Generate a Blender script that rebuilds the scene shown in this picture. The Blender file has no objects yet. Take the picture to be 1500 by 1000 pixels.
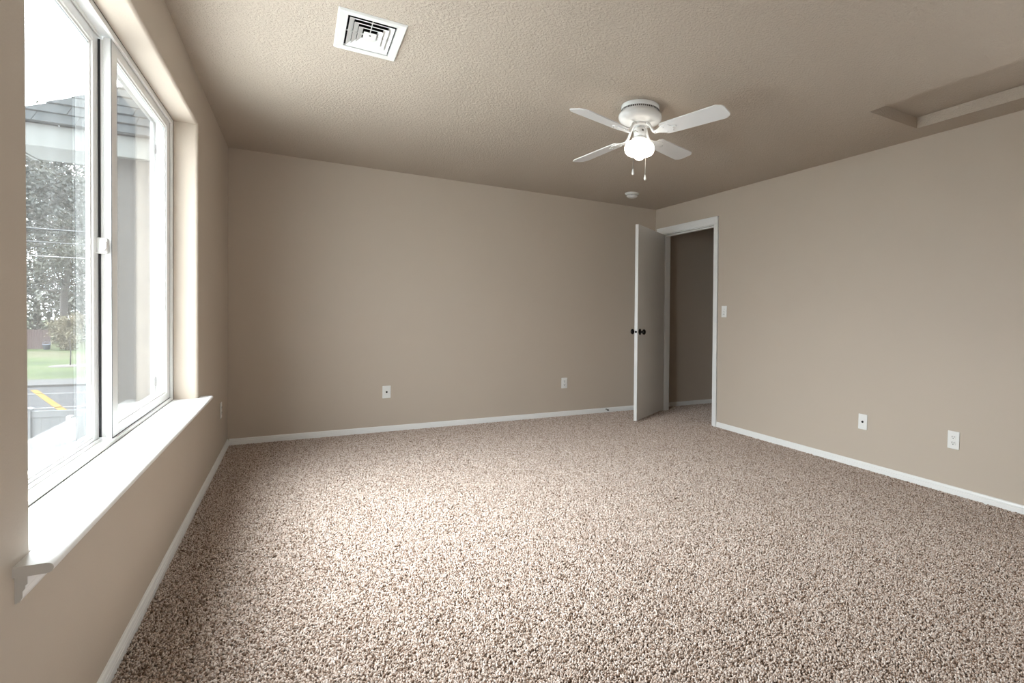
import bpy, bmesh, math, random
from mathutils import Vector, Matrix

SC = bpy.context.scene
COL = SC.collection
PI = math.pi

# ------------------------------------------------------------------ camera
RW = 4.2748            # room width (x), left wall x = 0, back wall y = 0
RH = 2.44              # ceiling height
RF = -6.05             # wall behind the camera
def make_camera():
    yaw, pit, rol = math.radians(30.224), math.radians(-1.521), math.radians(1.243)
    f = Vector((math.sin(yaw) * math.cos(pit), math.cos(yaw) * math.cos(pit), math.sin(pit)))
    r = Vector((math.cos(yaw), -math.sin(yaw), 0))
    u = r.cross(f)
    r2 = math.cos(rol) * r + math.sin(rol) * u
    u2 = -math.sin(rol) * r + math.cos(rol) * u
    cd = bpy.data.cameras.new('camera')
    co = bpy.data.objects.new('camera', cd)
    COL.objects.link(co)
    m = Matrix((r2, u2, -f)).transposed().to_4x4()
    m.translation = Vector((0.4956, -5.2374, 1.1538))
    co.matrix_world = m
    cd.sensor_width = 36.0
    cd.lens = 765.81 / 1500 * 36.0
    cd.shift_x = -131.997 / 1500
    cd.shift_y = -19.75 / 1500
    cd.clip_start = 0.02
    cd.clip_end = 400
    SC.camera = co
make_camera()

# ------------------------------------------------------------------ light
SKY = 14.0
GLOW = 17.0
GLOW_DIR = (-0.70, 0.10, 0.66)
def make_world():
    w = bpy.data.worlds.new('overcast_sky')
    SC.world = w
    w.use_nodes = True
    nt = w.node_tree
    nt.nodes.clear()
    out = nt.nodes.new('ShaderNodeOutputWorld')
    bg = nt.nodes.new('ShaderNodeBackground')
    tc = nt.nodes.new('ShaderNodeTexCoord')
    sp = nt.nodes.new('ShaderNodeSeparateXYZ')
    mr = nt.nodes.new('ShaderNodeMapRange')
    mr.inputs['From Min'].default_value = 0.0
    mr.inputs['From Max'].default_value = 1.0
    mr.inputs['To Min'].default_value = SKY * 0.62
    mr.inputs['To Max'].default_value = SKY * 1.5
    bg.inputs['Color'].default_value = (0.895, 0.955, 1.0, 1)
    nt.links.new(tc.outputs['Generated'], sp.inputs[0])
    nt.links.new(sp.outputs['Z'], mr.inputs['Value'])
    # brighter cloud where the sun stands behind the overcast, high on the window side
    dt = nt.nodes.new('ShaderNodeVectorMath'); dt.operation = 'DOT_PRODUCT'
    dt.inputs[1].default_value = Vector(GLOW_DIR).normalized()
    mxx = nt.nodes.new('ShaderNodeMath'); mxx.operation = 'MAXIMUM'; mxx.inputs[1].default_value = 0.0
    pw = nt.nodes.new('ShaderNodeMath'); pw.operation = 'POWER'; pw.inputs[1].default_value = 5.0
    ml = nt.nodes.new('ShaderNodeMath'); ml.operation = 'MULTIPLY_ADD'; ml.inputs[1].default_value = GLOW
    nt.links.new(tc.outputs['Generated'], dt.inputs[0])
    nt.links.new(dt.outputs['Value'], mxx.inputs[0]); nt.links.new(mxx.outputs[0], pw.inputs[0])
    nt.links.new(pw.outputs[0], ml.inputs[0]); nt.links.new(mr.outputs[0], ml.inputs[2])
    nt.links.new(ml.outputs[0], bg.inputs['Strength'])
    nt.links.new(bg.outputs[0], out.inputs[0])
make_world()
def portal(name, loc, rot, sx, sy):
    l = bpy.data.lights.new(name, 'AREA')
    l.shape = 'RECTANGLE'; l.size = sx; l.size_y = sy
    l.cycles.is_portal = True
    o = bpy.data.objects.new(name, l)
    o.location = loc; o.rotation_euler = rot
    COL.objects.link(o)
portal('window_daylight_portal', (-0.215, -2.56, 1.40), (0, -PI / 2, 0), 1.60, 2.24)
W2 = (-5.85, -4.55, 0.75, 2.10)   # unseen window added to lift light on the left wall: y0, y1, z0, z1
portal('window_daylight_portal', (RW + 0.13, (W2[0] + W2[1]) / 2, (W2[2] + W2[3]) / 2), (0, PI / 2, 0), W2[3] - W2[2] + .1, W2[1] - W2[0] + .1)

SC.view_settings.view_transform = 'Standard'
SC.view_settings.look = 'None'
SC.view_settings.exposure = 0.30
SC.view_settings.gamma = 1.0
SC.view_settings.use_curve_mapping = False
SC.cycles.use_denoising = True
SC.cycles.max_bounces = 16
SC.cycles.diffuse_bounces = 10
SC.cycles.glossy_bounces = 6
SC.cycles.transparent_max_bounces = 24
SC.cycles.sample_clamp_indirect = 8.0

# ------------------------------------------------------------------ materials
def new_mat(name):
    m = bpy.data.materials.new(name)
    m.use_nodes = True
    nt = m.node_tree
    return m, nt, nt.nodes['Principled BSDF']
def node(nt, kind, **kw):
    n = nt.nodes.new(kind)
    for k, v in kw.items():
        if k in n.inputs:
            n.inputs[k].default_value = v
        else:
            setattr(n, k, v)
    return n
def coords(nt):
    return node(nt, 'ShaderNodeTexCoord').outputs['Object']
def simple(name, col, rough=0.5, metal=0.0, noise=0.0, nscale=40, bump=0.0, bscale=200, spec=0.5):
    m, nt, b = new_mat(name)
    b.inputs['Roughness'].default_value = rough
    b.inputs['Metallic'].default_value = metal
    b.inputs['Specular IOR Level'].default_value = spec
    c = coords(nt)
    n = node(nt, 'ShaderNodeTexNoise', Scale=nscale, Detail=3.0)
    nt.links.new(c, n.inputs['Vector'])
    r = node(nt, 'ShaderNodeMixRGB')
    r.inputs[1].default_value = tuple(x * (1 - noise) for x in col) + (1,)
    r.inputs[2].default_value = tuple(min(1, x * (1 + noise)) for x in col) + (1,)
    nt.links.new(n.outputs['Fac'], r.inputs[0])
    nt.links.new(r.outputs[0], b.inputs['Base Color'])
    if bump > 0:
        n2 = node(nt, 'ShaderNodeTexNoise', Scale=bscale, Detail=2.0)
        nt.links.new(c, n2.inputs['Vector'])
        bp = node(nt, 'ShaderNodeBump', Strength=bump, Distance=0.004)
        nt.links.new(n2.outputs['Fac'], bp.inputs['Height'])
        nt.links.new(bp.outputs[0], b.inputs['Normal'])
    return m
PAINT = (0.505, 0.434, 0.360)
M = {}
M['wall'] = simple('taupe_wall_paint', PAINT, 0.55, noise=0.02, nscale=3, bump=0.10, bscale=160, spec=0.35)
def ceiling_mat():
    m, nt, b = new_mat('taupe_textured_ceiling_paint')
    b.inputs['Base Color'].default_value = PAINT + (1,)
    b.inputs['Roughness'].default_value = 0.75
    b.inputs['Specular IOR Level'].default_value = 0.3
    c = coords(nt)
    n = node(nt, 'ShaderNodeTexNoise', Scale=85.0, Detail=4.0, Roughness=0.6)
    nt.links.new(c, n.inputs['Vector'])
    r = node(nt, 'ShaderNodeMapRange')
    r.inputs['From Min'].default_value = 0.42
    r.inputs['From Max'].default_value = 0.58
    nt.links.new(n.outputs['Fac'], r.inputs['Value'])
    bp = node(nt, 'ShaderNodeBump', Strength=0.6, Distance=0.004)
    nt.links.new(r.outputs[0], bp.inputs['Height'])
    nt.links.new(bp.outputs[0], b.inputs['Normal'])
    return m
M['ceiling'] = ceiling_mat()
def carpet_mat():
    m, nt, b = new_mat('flecked_tan_carpet')
    b.inputs['Roughness'].default_value = 0.95
    b.inputs['Specular IOR Level'].default_value = 0.1
    c = coords(nt)
    wn = node(nt, 'ShaderNodeTexNoise', Scale=90.0, Detail=2.0)
    nt.links.new(c, wn.inputs['Vector'])
    mx = node(nt, 'ShaderNodeMixRGB', blend_type='LINEAR_LIGHT')
    mx.inputs[0].default_value = 0.006
    nt.links.new(c, mx.inputs[1]); nt.links.new(wn.outputs['Color'], mx.inputs[2])
    v = node(nt, 'ShaderNodeTexVoronoi', Scale=135.0)
    nt.links.new(mx.outputs[0], v.inputs['Vector'])
    sp = node(nt, 'ShaderNodeSeparateColor')
    nt.links.new(v.outputs['Color'], sp.inputs[0])
    ramp = node(nt, 'ShaderNodeValToRGB')
    e = ramp.color_ramp.elements
    e[0].position = 0.0; e[0].color = (0.07, 0.045, 0.032, 1)
    e[1].position = 1.0; e[1].color = (0.66, 0.565, 0.490, 1)
    for p, col in ((0.22, (0.22, 0.150, 0.108, 1)), (0.55, (0.42, 0.335, 0.272, 1)), (0.8, (0.52, 0.43, 0.36, 1))):
        x = e.new(p); x.color = col
    nt.links.new(sp.outputs[0], ramp.inputs[0])
    n2 = node(nt, 'ShaderNodeTexNoise', Scale=260.0, Detail=2.0)
    nt.links.new(c, n2.inputs['Vector'])
    n3 = node(nt, 'ShaderNodeTexNoise', Scale=3.5, Detail=3.0)
    nt.links.new(c, n3.inputs['Vector'])
    r3 = node(nt, 'ShaderNodeMapRange')
    r3.inputs['From Min'].default_value = 0.3; r3.inputs['From Max'].default_value = 0.7
    r3.inputs['To Min'].default_value = 0.90; r3.inputs['To Max'].default_value = 1.10
    nt.links.new(n3.outputs['Fac'], r3.inputs['Value'])
    r2 = node(nt, 'ShaderNodeMapRange')
    r2.inputs['From Min'].default_value = 0.3; r2.inputs['From Max'].default_value = 0.7
    r2.inputs['To Min'].default_value = 0.68; r2.inputs['To Max'].default_value = 1.25
    nt.links.new(n2.outputs['Fac'], r2.inputs['Value'])
    mul = node(nt, 'ShaderNodeMath', operation='MULTIPLY')
    nt.links.new(r2.outputs[0], mul.inputs[0]); nt.links.new(r3.outputs[0], mul.inputs[1])
    vm = node(nt, 'ShaderNodeVectorMath', operation='SCALE')
    nt.links.new(ramp.outputs[0], vm.inputs[0]); nt.links.new(mul.outputs[0], vm.inputs['Scale'])
    nt.links.new(vm.outputs[0], b.inputs['Base Color'])
    inv = node(nt, 'ShaderNodeMath', operation='SUBTRACT')
    inv.inputs[0].default_value = 1.0
    nt.links.new(v.outputs['Distance'], inv.inputs[1])
    ad = node(nt, 'ShaderNodeMath', operation='ADD')
    nt.links.new(inv.outputs[0], ad.inputs[0]); nt.links.new(n2.outputs['Fac'], ad.inputs[1])
    bp = node(nt, 'ShaderNodeBump', Strength=0.75, Distance=0.006)
    nt.links.new(ad.outputs[0], bp.inputs['Height'])
    nt.links.new(bp.outputs[0], b.inputs['Normal'])
    return m
M['carpet'] = carpet_mat()
M['trim'] = simple('white_trim_paint', (0.80, 0.80, 0.79), 0.35, noise=0.01)
M['vinyl'] = simple('white_window_vinyl', (0.82, 0.82, 0.81), 0.30, noise=0.01)
M['screen'] = simple('grey_screen_frame', (0.16, 0.165, 0.165), 0.5)
M['gasket'] = simple('dark_gasket', (0.03, 0.03, 0.035), 0.6)
M['door'] = simple('white_door_paint', (0.76, 0.76, 0.75), 0.28, noise=0.01, nscale=3)
M['bronze'] = simple('dark_oil_rubbed_bronze', (0.018, 0.015, 0.013), 0.18, metal=0.7)
M['plastic'] = simple('white_plastic', (0.80, 0.80, 0.78), 0.3)
M['slot'] = simple('black_slot', (0.01, 0.01, 0.01), 0.6)
M['fan_white'] = simple('white_enamel', (0.80, 0.81, 0.81), 0.18)
M['blade'] = simple('white_blade_laminate', (0.76, 0.76, 0.76), 0.4, noise=0.02, nscale=8)
M['chain'] = simple('pale_metal_chain', (0.42, 0.40, 0.36), 0.35, metal=0.7)
M['vent'] = simple('white_vent_enamel', (0.74, 0.74, 0.72), 0.4)
M['duct'] = simple('dark_duct', (0.03, 0.03, 0.032), 0.8)
def globe_mat():
    m, nt, b = new_mat('lit_white_glass_globe')
    b.inputs['Base Color'].default_value = (0.9, 0.9, 0.88, 1)
    b.inputs['Roughness'].default_value = 0.2
    n = node(nt, 'ShaderNodeTexNoise', Scale=6.0)
    nt.links.new(coords(nt), n.inputs['Vector'])
    r = node(nt, 'ShaderNodeMapRange')
    r.inputs['To Min'].default_value = GLOBE * 0.97; r.inputs['To Max'].default_value = GLOBE * 1.03
    nt.links.new(n.outputs['Fac'], r.inputs['Value'])
    b.inputs['Emission Color'].default_value = (1.0, 0.93, 0.82, 1)
    nt.links.new(r.outputs[0], b.inputs['Emission Strength'])
    return m
GLOBE = 4.5
M['globe'] = globe_mat()
VEIL = 0.008  # strength of the glare veil mixed into the glass
def glass_mat():
    m = bpy.data.materials.new('clear_window_glass')
    m.use_nodes = True
    nt = m.node_tree
    nt.nodes.clear()
    out = nt.nodes.new('ShaderNodeOutputMaterial')
    mix = nt.nodes.new('ShaderNodeMixShader')
    tr = nt.nodes.new('ShaderNodeBsdfTransparent')
    tr.inputs[0].default_value = (0.965, 0.975, 0.97, 1)
    gl = nt.nodes.new('ShaderNodeBsdfGlossy')
    gl.inputs['Roughness'].default_value = 0.0
    fr = nt.nodes.new('ShaderNodeFresnel')
    ge = nt.nodes.new('ShaderNodeNewGeometry')       # the sheet is thin: both faces reflect alike
    mr = nt.nodes.new('ShaderNodeMapRange')
    mr.inputs['To Min'].default_value = 1.45
    mr.inputs['To Max'].default_value = 1 / 1.45
    nt.links.new(ge.outputs['Backfacing'], mr.inputs['Value'])
    nt.links.new(mr.outputs[0], fr.inputs['IOR'])
    nt.links.new(fr.outputs[0], mix.inputs[0])
    veil = nt.nodes.new('ShaderNodeBsdfTranslucent')      # streaky pale veil standing in for glare over the view
    veil.inputs[0].default_value = (0.9, 0.9, 0.9, 1)
    tc = nt.nodes.new('ShaderNodeTexCoord')
    mp = nt.nodes.new('ShaderNodeMapping')
    mp.inputs['Scale'].default_value = (14, 14, 0.5)
    nz = nt.nodes.new('ShaderNodeTexNoise')
    nz.inputs['Scale'].default_value = 1.0
    nz.inputs['Detail'].default_value = 3.0
    nt.links.new(tc.outputs['Object'], mp.inputs[0]); nt.links.new(mp.outputs[0], nz.inputs['Vector'])
    dr = nt.nodes.new('ShaderNodeMapRange')
    dr.inputs['From Min'].default_value = 0.3; dr.inputs['From Max'].default_value = 0.7
    dr.inputs['To Min'].default_value = VEIL * 0.6; dr.inputs['To Max'].default_value = VEIL * 1.4
    nt.links.new(nz.outputs['Fac'], dr.inputs['Value'])
    mx2 = nt.nodes.new('ShaderNodeMixShader')
    nt.links.new(dr.outputs[0], mx2.inputs[0])
    nt.links.new(tr.outputs[0], mx2.inputs[1]); nt.links.new(veil.outputs[0], mx2.inputs[2])
    nt.links.new(mx2.outputs[0], mix.inputs[1])
    nt.links.new(gl.outputs[0], mix.inputs[2])
    nt.links.new(mix.outputs[0], out.inputs[0])
    return m
M['glass'] = glass_mat()
# outside
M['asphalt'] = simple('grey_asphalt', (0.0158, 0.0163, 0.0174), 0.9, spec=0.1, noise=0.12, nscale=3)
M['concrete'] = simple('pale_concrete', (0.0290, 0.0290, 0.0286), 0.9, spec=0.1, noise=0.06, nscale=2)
M['bounce_ground'] = simple('pale_bounce_ground', (0.40, 0.40, 0.39), 0.9, noise=0.05, nscale=1, spec=0.1)  # hidden ground made bright to bounce light onto the ceiling
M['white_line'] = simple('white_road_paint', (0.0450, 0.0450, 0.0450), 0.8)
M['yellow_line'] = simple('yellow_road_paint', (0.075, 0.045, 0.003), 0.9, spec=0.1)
def grass_mat():
    m, nt, b = new_mat('patchy_green_lawn')
    b.inputs['Roughness'].default_value = 0.95
    b.inputs['Specular IOR Level'].default_value = 0.1
    c = coords(nt)
    n = node(nt, 'ShaderNodeTexNoise', Scale=0.22, Detail=6.0)
    nt.links.new(c, n.inputs['Vector'])
    r = node(nt, 'ShaderNodeValToRGB')
    e = r.color_ramp.elements
    e[0].position = 0.34; e[0].color = (0.0158, 0.0245, 0.0079, 1)
    e[1].position = 0.66; e[1].color = (0.0346, 0.0346, 0.0187, 1)
    x = e.new(0.5); x.color = (0.0230, 0.0331, 0.0101, 1)
    nt.links.new(n.outputs['Fac'], r.inputs[0])
    nt.links.new(r.outputs[0], b.inputs['Base Color'])
    return m
M['grass'] = grass_mat()
M['mulch'] = simple('brown_bark_mulch', (0.0196, 0.0147, 0.0126), 0.95, noise=0.3, nscale=5)
M['cedar'] = simple('weathered_reddish_fence_wood', (0.0286, 0.0143, 0.0136), 0.85, noise=0.25, nscale=4)
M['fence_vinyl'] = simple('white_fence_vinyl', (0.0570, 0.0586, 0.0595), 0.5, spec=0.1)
M['bark'] = simple('grey_brown_bark', (0.024, 0.021, 0.019), 0.9, noise=0.3, nscale=8)
M['leaf_dark'] = simple('grey_green_leaves', (0.0150, 0.0197, 0.0163), 0.7, noise=0.35, nscale=1.3)
M['leaf_olive'] = simple('olive_leaves', (0.0204, 0.0231, 0.0129), 0.7, noise=0.35, nscale=1.3)
M['leaf_pale'] = simple('pale_bare_twigs', (0.0306, 0.0292, 0.0258), 0.8, noise=0.3, nscale=1.3)
M['leaf_yellow'] = simple('yellowing_leaves', (0.060, 0.050, 0.024), 0.8, noise=0.3, nscale=2)
M['wire'] = simple('grey_cable', (0.012, 0.014, 0.016), 0.7)
M['pale_wire'] = simple('pale_cable', (0.12, 0.12, 0.12), 0.6)
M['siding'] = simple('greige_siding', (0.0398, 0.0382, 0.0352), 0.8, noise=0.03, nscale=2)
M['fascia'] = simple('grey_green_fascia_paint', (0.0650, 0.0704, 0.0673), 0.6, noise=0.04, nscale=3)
M['blue_bin'] = simple('blue_grey_plastic', (0.060, 0.078, 0.105), 0.6)
def shingle_mat():
    m, nt, b = new_mat('dark_grey_shingles')
    b.inputs['Roughness'].default_value = 0.95
    b.inputs['Specular IOR Level'].default_value = 0.1
    c = coords(nt)
    n = node(nt, 'ShaderNodeTexNoise', Scale=14.0, Detail=4.0)
    nt.links.new(c, n.inputs['Vector'])
    r = node(nt, 'ShaderNodeValToRGB')
    r.color_ramp.elements[0].color = (0.010, 0.012, 0.0125, 1)
    r.color_ramp.elements[1].color = (0.022, 0.025, 0.026, 1)
    nt.links.new(n.outputs['Fac'], r.inputs[0])
    nt.links.new(r.outputs[0], b.inputs['Base Color'])
    return m
M['shingle'] = shingle_mat()

# ------------------------------------------------------------------ mesh helpers
def tag(o, label=None, cat=None, group=None, kind=None):
    if label: o['label'] = label
    if cat: o['category'] = cat
    if group: o['group'] = group
    if kind: o['kind'] = kind
    return o
def empty(name, loc=(0, 0, 0), rotz=0.0):
    o = bpy.data.objects.new(name, None)
    o.location = loc
    o.rotation_euler = (0, 0, rotz)
    o.empty_display_size = 0.1
    COL.objects.link(o)
    return o
class MB:
    def __init__(self):
        self.bm = bmesh.new()
    def box(self, a, b, bevel=0.0, seg=2, mat=None, mi=0):
        bm = self.bm
        x0, y0, z0 = (min(a[i], b[i]) for i in range(3))
        x1, y1, z1 = (max(a[i], b[i]) for i in range(3))
        vs = [bm.verts.new(v) for v in ((x0, y0, z0), (x1, y0, z0), (x1, y1, z0), (x0, y1, z0),
                                        (x0, y0, z1), (x1, y0, z1), (x1, y1, z1), (x0, y1, z1))]
        fs = [bm.faces.new([vs[i] for i in q]) for q in ((0, 3, 2, 1), (4, 5, 6, 7), (0, 1, 5, 4), (1, 2, 6, 5), (2, 3, 7, 6), (3, 0, 4, 7))]
        for f in fs: f.material_index = mi
        if bevel > 0:
            es = list({e for f in fs for e in f.edges})
            r = bmesh.ops.bevel(bm, geom=es, offset=bevel, segments=seg, profile=0.5, affect='EDGES')
            vs = list({v for f in r['faces'] for v in f.verts} | {v for v in vs if v.is_valid})
            for f in r['faces']: f.material_index = mi
        if mat is not None:
            bmesh.ops.transform(bm, matrix=mat, verts=[v for v in vs if v.is_valid])
        return self
    def prism(self, pts, axis, a, b, mi=0):
        """closed 2D outline pushed along an axis; pts are the two other coordinates in x,y,z order"""
        bm = self.bm
        def mk(p, t):
            if axis == 'x': return (t, p[0], p[1])
            if axis == 'y': return (p[0], t, p[1])
            return (p[0], p[1], t)
        A = [bm.verts.new(mk(p, a)) for p in pts]
        B = [bm.verts.new(mk(p, b)) for p in pts]
        n = len(pts)
        fs = [bm.faces.new(A), bm.faces.new(B[::-1])]
        for i in range(n):
            j = (i + 1) % n
            fs.append(bm.faces.new((A[i], B[i], B[j], A[j])))
        for f in fs: f.material_index = mi
        return self
    def lathe(self, prof, seg=48, center=(0, 0, 0), mat=None, mi=0, cap=True):
        bm = self.bm
        rings = []
        allv = []
        for r, z in prof:
            if r < 1e-6:
                v = bm.verts.new((center[0], center[1], center[2] + z)); rings.append([v]); allv.append(v)
            else:
                ring = [bm.verts.new((center[0] + r * math.cos(2 * PI * k / seg), center[1] + r * math.sin(2 * PI * k / seg), center[2] + z)) for k in range(seg)]
                rings.append(ring); allv += ring
        for a, b in zip(rings, rings[1:]):
            for k in range(seg):
                k2 = (k + 1) % seg
                if len(a) == 1 and len(b) == 1: continue
                if len(a) == 1: f = bm.faces.new((a[0], b[k2], b[k]))
                elif len(b) == 1: f = bm.faces.new((a[k], a[k2], b[0]))
                else: f = bm.faces.new((a[k], a[k2], b[k2], b[k]))
                f.material_index = mi; f.smooth = True
        if cap:
            for ring in (rings[0], rings[-1]):
                if len(ring) > 1:
                    f = bm.faces.new(ring); f.material_index = mi
        if mat is not None:
            bmesh.ops.transform(bm, matrix=mat, verts=allv)
        return self
    def tube(self, path, rad, seg=8, mi=0):
        bm = self.bm
        rings = []
        n = len(path)
        path = [Vector(p) for p in path]
        rads = rad if isinstance(rad, (list, tuple)) else [rad] * n
        ref = Vector((0.31, 0.52, 0.79)).normalized()
        for i, p in enumerate(path):
            t = (path[min(n - 1, i + 1)] - path[max(0, i - 1)]).normalized()
            a = t.cross(ref)
            if a.length < 1e-4: a = t.cross(Vector((1, 0, 0)))
            a.normalize()
            b = t.cross(a)
            rings.append([bm.verts.new(p + (a * math.cos(2 * PI * k / seg) + b * math.sin(2 * PI * k / seg)) * rads[i]) for k in range(seg)])
        for a, b in zip(rings, rings[1:]):
            for k in range(seg):
                f = bm.faces.new((a[k], a[(k + 1) % seg], b[(k + 1) % seg], b[k]))
                f.smooth = True; f.material_index = mi
        bm.faces.new(rings[0][::-1]).material_index = mi
        bm.faces.new(rings[-1]).material_index = mi
        return self
    def quad(self, pts, mi=0):
        f = self.bm.faces.new([self.bm.verts.new(p) for p in pts])
        f.material_index = mi
        return self
    def build(self, name, mats, parent=None, smooth=False, fix=True, shear=0.0, autosmooth=None):
        bm = self.bm
        if fix:
            bmesh.ops.recalc_face_normals(bm, faces=bm.faces[:])
        if shear:
            for v in bm.verts: v.co.y += shear * v.co.z
        me = bpy.data.meshes.new(name)
        bm.to_mesh(me)
        bm.free()
        for m in (mats if isinstance(mats, (list, tuple)) else [mats]):
            me.materials.append(m)
        if smooth:
            for p in me.polygons: p.use_smooth = True
        if autosmooth:
            for p in me.polygons: p.use_smooth = True
            me.set_sharp_from_angle(angle=math.radians(autosmooth))
        o = bpy.data.objects.new(name, me)
        COL.objects.link(o)
        if parent is not None:
            o.parent = parent
        return o

# ------------------------------------------------------------------ room shell
WY0, WY1 = -3.652, -1.462      # window opening along the left wall
WZ0, WZ1 = 0.590, 2.184
SILL = 0.616
DY0, DY1 = -1.110, -0.178      # door opening at floor level
DZ = 2.128
DOOR_SHEAR = 0.0232                  # door, frame and opening sheared along y to line up in the camera view
HALL = 0.115
HX = RW + HALL

MB().box((-0.3, RF - 0.15, -0.15), (HX + 1.6, 0.25, 0.0)).build('floor', M['carpet'])
tag(bpy.data.objects['floor'], 'tan flecked cut pile carpet covering the whole bedroom floor', 'floor', kind='structure')

PILE_DENSITY = 33000
def carpet_pile():
    """uncountable yarn tufts standing on the carpet backing"""
    m, nt, b = new_mat('flecked_tan_yarn')
    b.inputs['Roughness'].default_value = 0.9
    b.inputs['Specular IOR Level'].default_value = 0.15
    oi = node(nt, 'ShaderNodeObjectInfo')
    ramp = node(nt, 'ShaderNodeValToRGB')
    e = ramp.color_ramp.elements
    e[0].position = 0.0; e[0].color = (0.157, 0.098, 0.067, 1)
    e[1].position = 1.0; e[1].color = (0.735, 0.657, 0.608, 1)
    for p, col in ((0.16, (0.289, 0.208, 0.159, 1)), (0.40, (0.482, 0.387, 0.327, 1)), (0.75, (0.604, 0.507, 0.445, 1))):
        x = e.new(p); x.color = col
    nt.links.new(oi.outputs['Random'], ramp.inputs[0])
    nt.links.new(ramp.outputs[0], b.inputs['Base Color'])
    M['yarn'] = m
    tm = MB()
    prof = [(0.0010, 0.0), (0.0022, 0.002), (0.0028, 0.0053), (0.0023, 0.0082), (0.0, 0.0098)]
    tm.lathe(prof, 6)
    for v in tm.bm.verts:
        v.co.x += 14 * v.co.z ** 2
    bmesh.ops.recalc_face_normals(tm.bm, faces=tm.bm.faces[:])
    tuft = bpy.data.meshes.new('yarn_tuft'); tm.bm.to_mesh(tuft); tm.bm.free(); tuft.materials.append(m)
    to = bpy.data.objects.new('yarn_tuft', tuft)          # source shape only, not linked into the scene
    mb = MB()
    mb.quad([(0.012, RF, 0.0), (RW - 0.012, RF, 0.0), (RW - 0.012, -0.012, 0.0), (0.012, -0.012, 0.0)])
    mb.quad([(RW - 0.012, DY0 + .015, 0.0), (HX + 0.9, DY0 + .015, 0.0), (HX + 0.9, DY1 - .015, 0.0), (RW - 0.012, DY1 - .015, 0.0)])
    mb.quad([(HX + .012, DY1 - .015, 0.0), (HX + 0.9, DY1 - .015, 0.0), (HX + 0.9, -.012, 0.0), (HX + .012, -.012, 0.0)])
    o = mb.build('carpet_pile', M['carpet'], fix=False)
    for p in o.data.polygons:
        if p.normal.z < 0: p.flip()
    tag(o, 'flecked tan and cream cut pile of the carpet', 'carpet', kind='stuff')
    ng = bpy.data.node_groups.new('pile', 'GeometryNodeTree')
    ng.interface.new_socket('Geometry', in_out='INPUT', socket_type='NodeSocketGeometry')
    ng.interface.new_socket('Geometry', in_out='OUTPUT', socket_type='NodeSocketGeometry')
    N = ng.nodes
    gi, go = N.new('NodeGroupInput'), N.new('NodeGroupOutput')
    di = N.new('GeometryNodeDistributePointsOnFaces'); di.inputs['Density'].default_value = PILE_DENSITY
    inst = N.new('GeometryNodeInstanceOnPoints')
    ob = N.new('GeometryNodeObjectInfo'); ob.inputs['Object'].default_value = to; ob.inputs['As Instance'].default_value = True
    rr = N.new('FunctionNodeRandomValue'); rr.data_type = 'FLOAT_VECTOR'
    rr.inputs[0].default_value = (-0.45, -0.45, -PI); rr.inputs[1].default_value = (0.45, 0.45, PI)
    rs = N.new('FunctionNodeRandomValue'); rs.data_type = 'FLOAT_VECTOR'
    rs.inputs[0].default_value = (0.75, 0.75, 0.75); rs.inputs[1].default_value = (1.45, 1.45, 1.2)
    rs.inputs['Seed'].default_value = 5
    L = ng.links
    L.new(gi.outputs[0], di.inputs['Mesh'])
    L.new(di.outputs['Points'], inst.inputs['Points'])
    L.new(ob.outputs['Geometry'], inst.inputs['Instance'])
    L.new(rr.outputs[0], inst.inputs['Rotation'])
    L.new(rs.outputs[0], inst.inputs['Scale'])
    L.new(inst.outputs[0], go.inputs[0])
    md = o.modifiers.new('pile', 'NODES'); md.node_group = ng
carpet_pile()

def rect_with_holes(holes, a0, a1, b0, b1):
    """split a rectangle into cells that leave the holes open"""
    As = sorted({a0, a1} | {h[0] for h in holes} | {h[1] for h in holes})
    Bs = sorted({b0, b1} | {h[2] for h in holes} | {h[3] for h in holes})
    out = []
    for i in range(len(As) - 1):
        for j in range(len(Bs) - 1):
            ca, cb = (As[i] + As[i + 1]) / 2, (Bs[j] + Bs[j + 1]) / 2
            if not any(h[0] < ca < h[1] and h[2] < cb < h[3] for h in holes):
                out.append((As[i], As[i + 1], Bs[j], Bs[j + 1]))
    return out
def weld_cells(mb):
    bm = mb.bm
    bmesh.ops.remove_doubles(bm, verts=bm.verts[:], dist=1e-5)
    seen = {}
    for f in bm.faces:                       # faces shared by two cells are inside the slab
        seen.setdefault(frozenset(v.index for v in f.verts), []).append(f)
    return mb
def slab(cells, axis, t0, t1):
    mb = MB()
    bm = mb.bm
    V = {}
    def vert(p):
        k = tuple(round(c, 5) for c in p)
        if k not in V: V[k] = bm.verts.new(p)
        return V[k]
    def P(a, b, t):
        return {'x': (t, a, b), 'y': (a, t, b), 'z': (a, b, t)}[axis]
    edges = {}
    for a0, a1, b0, b1 in cells:
        c = [(a0, b0), (a1, b0), (a1, b1), (a0, b1)]
        bm.faces.new([vert(P(*q, t0)) for q in c])
        bm.faces.new([vert(P(*q, t1)) for q in c[::-1]])
        for i in range(4):
            e = (c[i], c[(i + 1) % 4])
            k = frozenset((tuple(round(x, 5) for x in e[0]), tuple(round(x, 5) for x in e[1])))
            edges.setdefault(k, []).append(e)
    for es in edges.values():
        if len(es) == 1:
            p, q = es[0]
            bm.faces.new((vert(P(*p, t0)), vert(P(*q, t0)), vert(P(*q, t1)), vert(P(*p, t1))))
    bmesh.ops.recalc_face_normals(bm, faces=bm.faces[:])
    return mb

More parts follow.
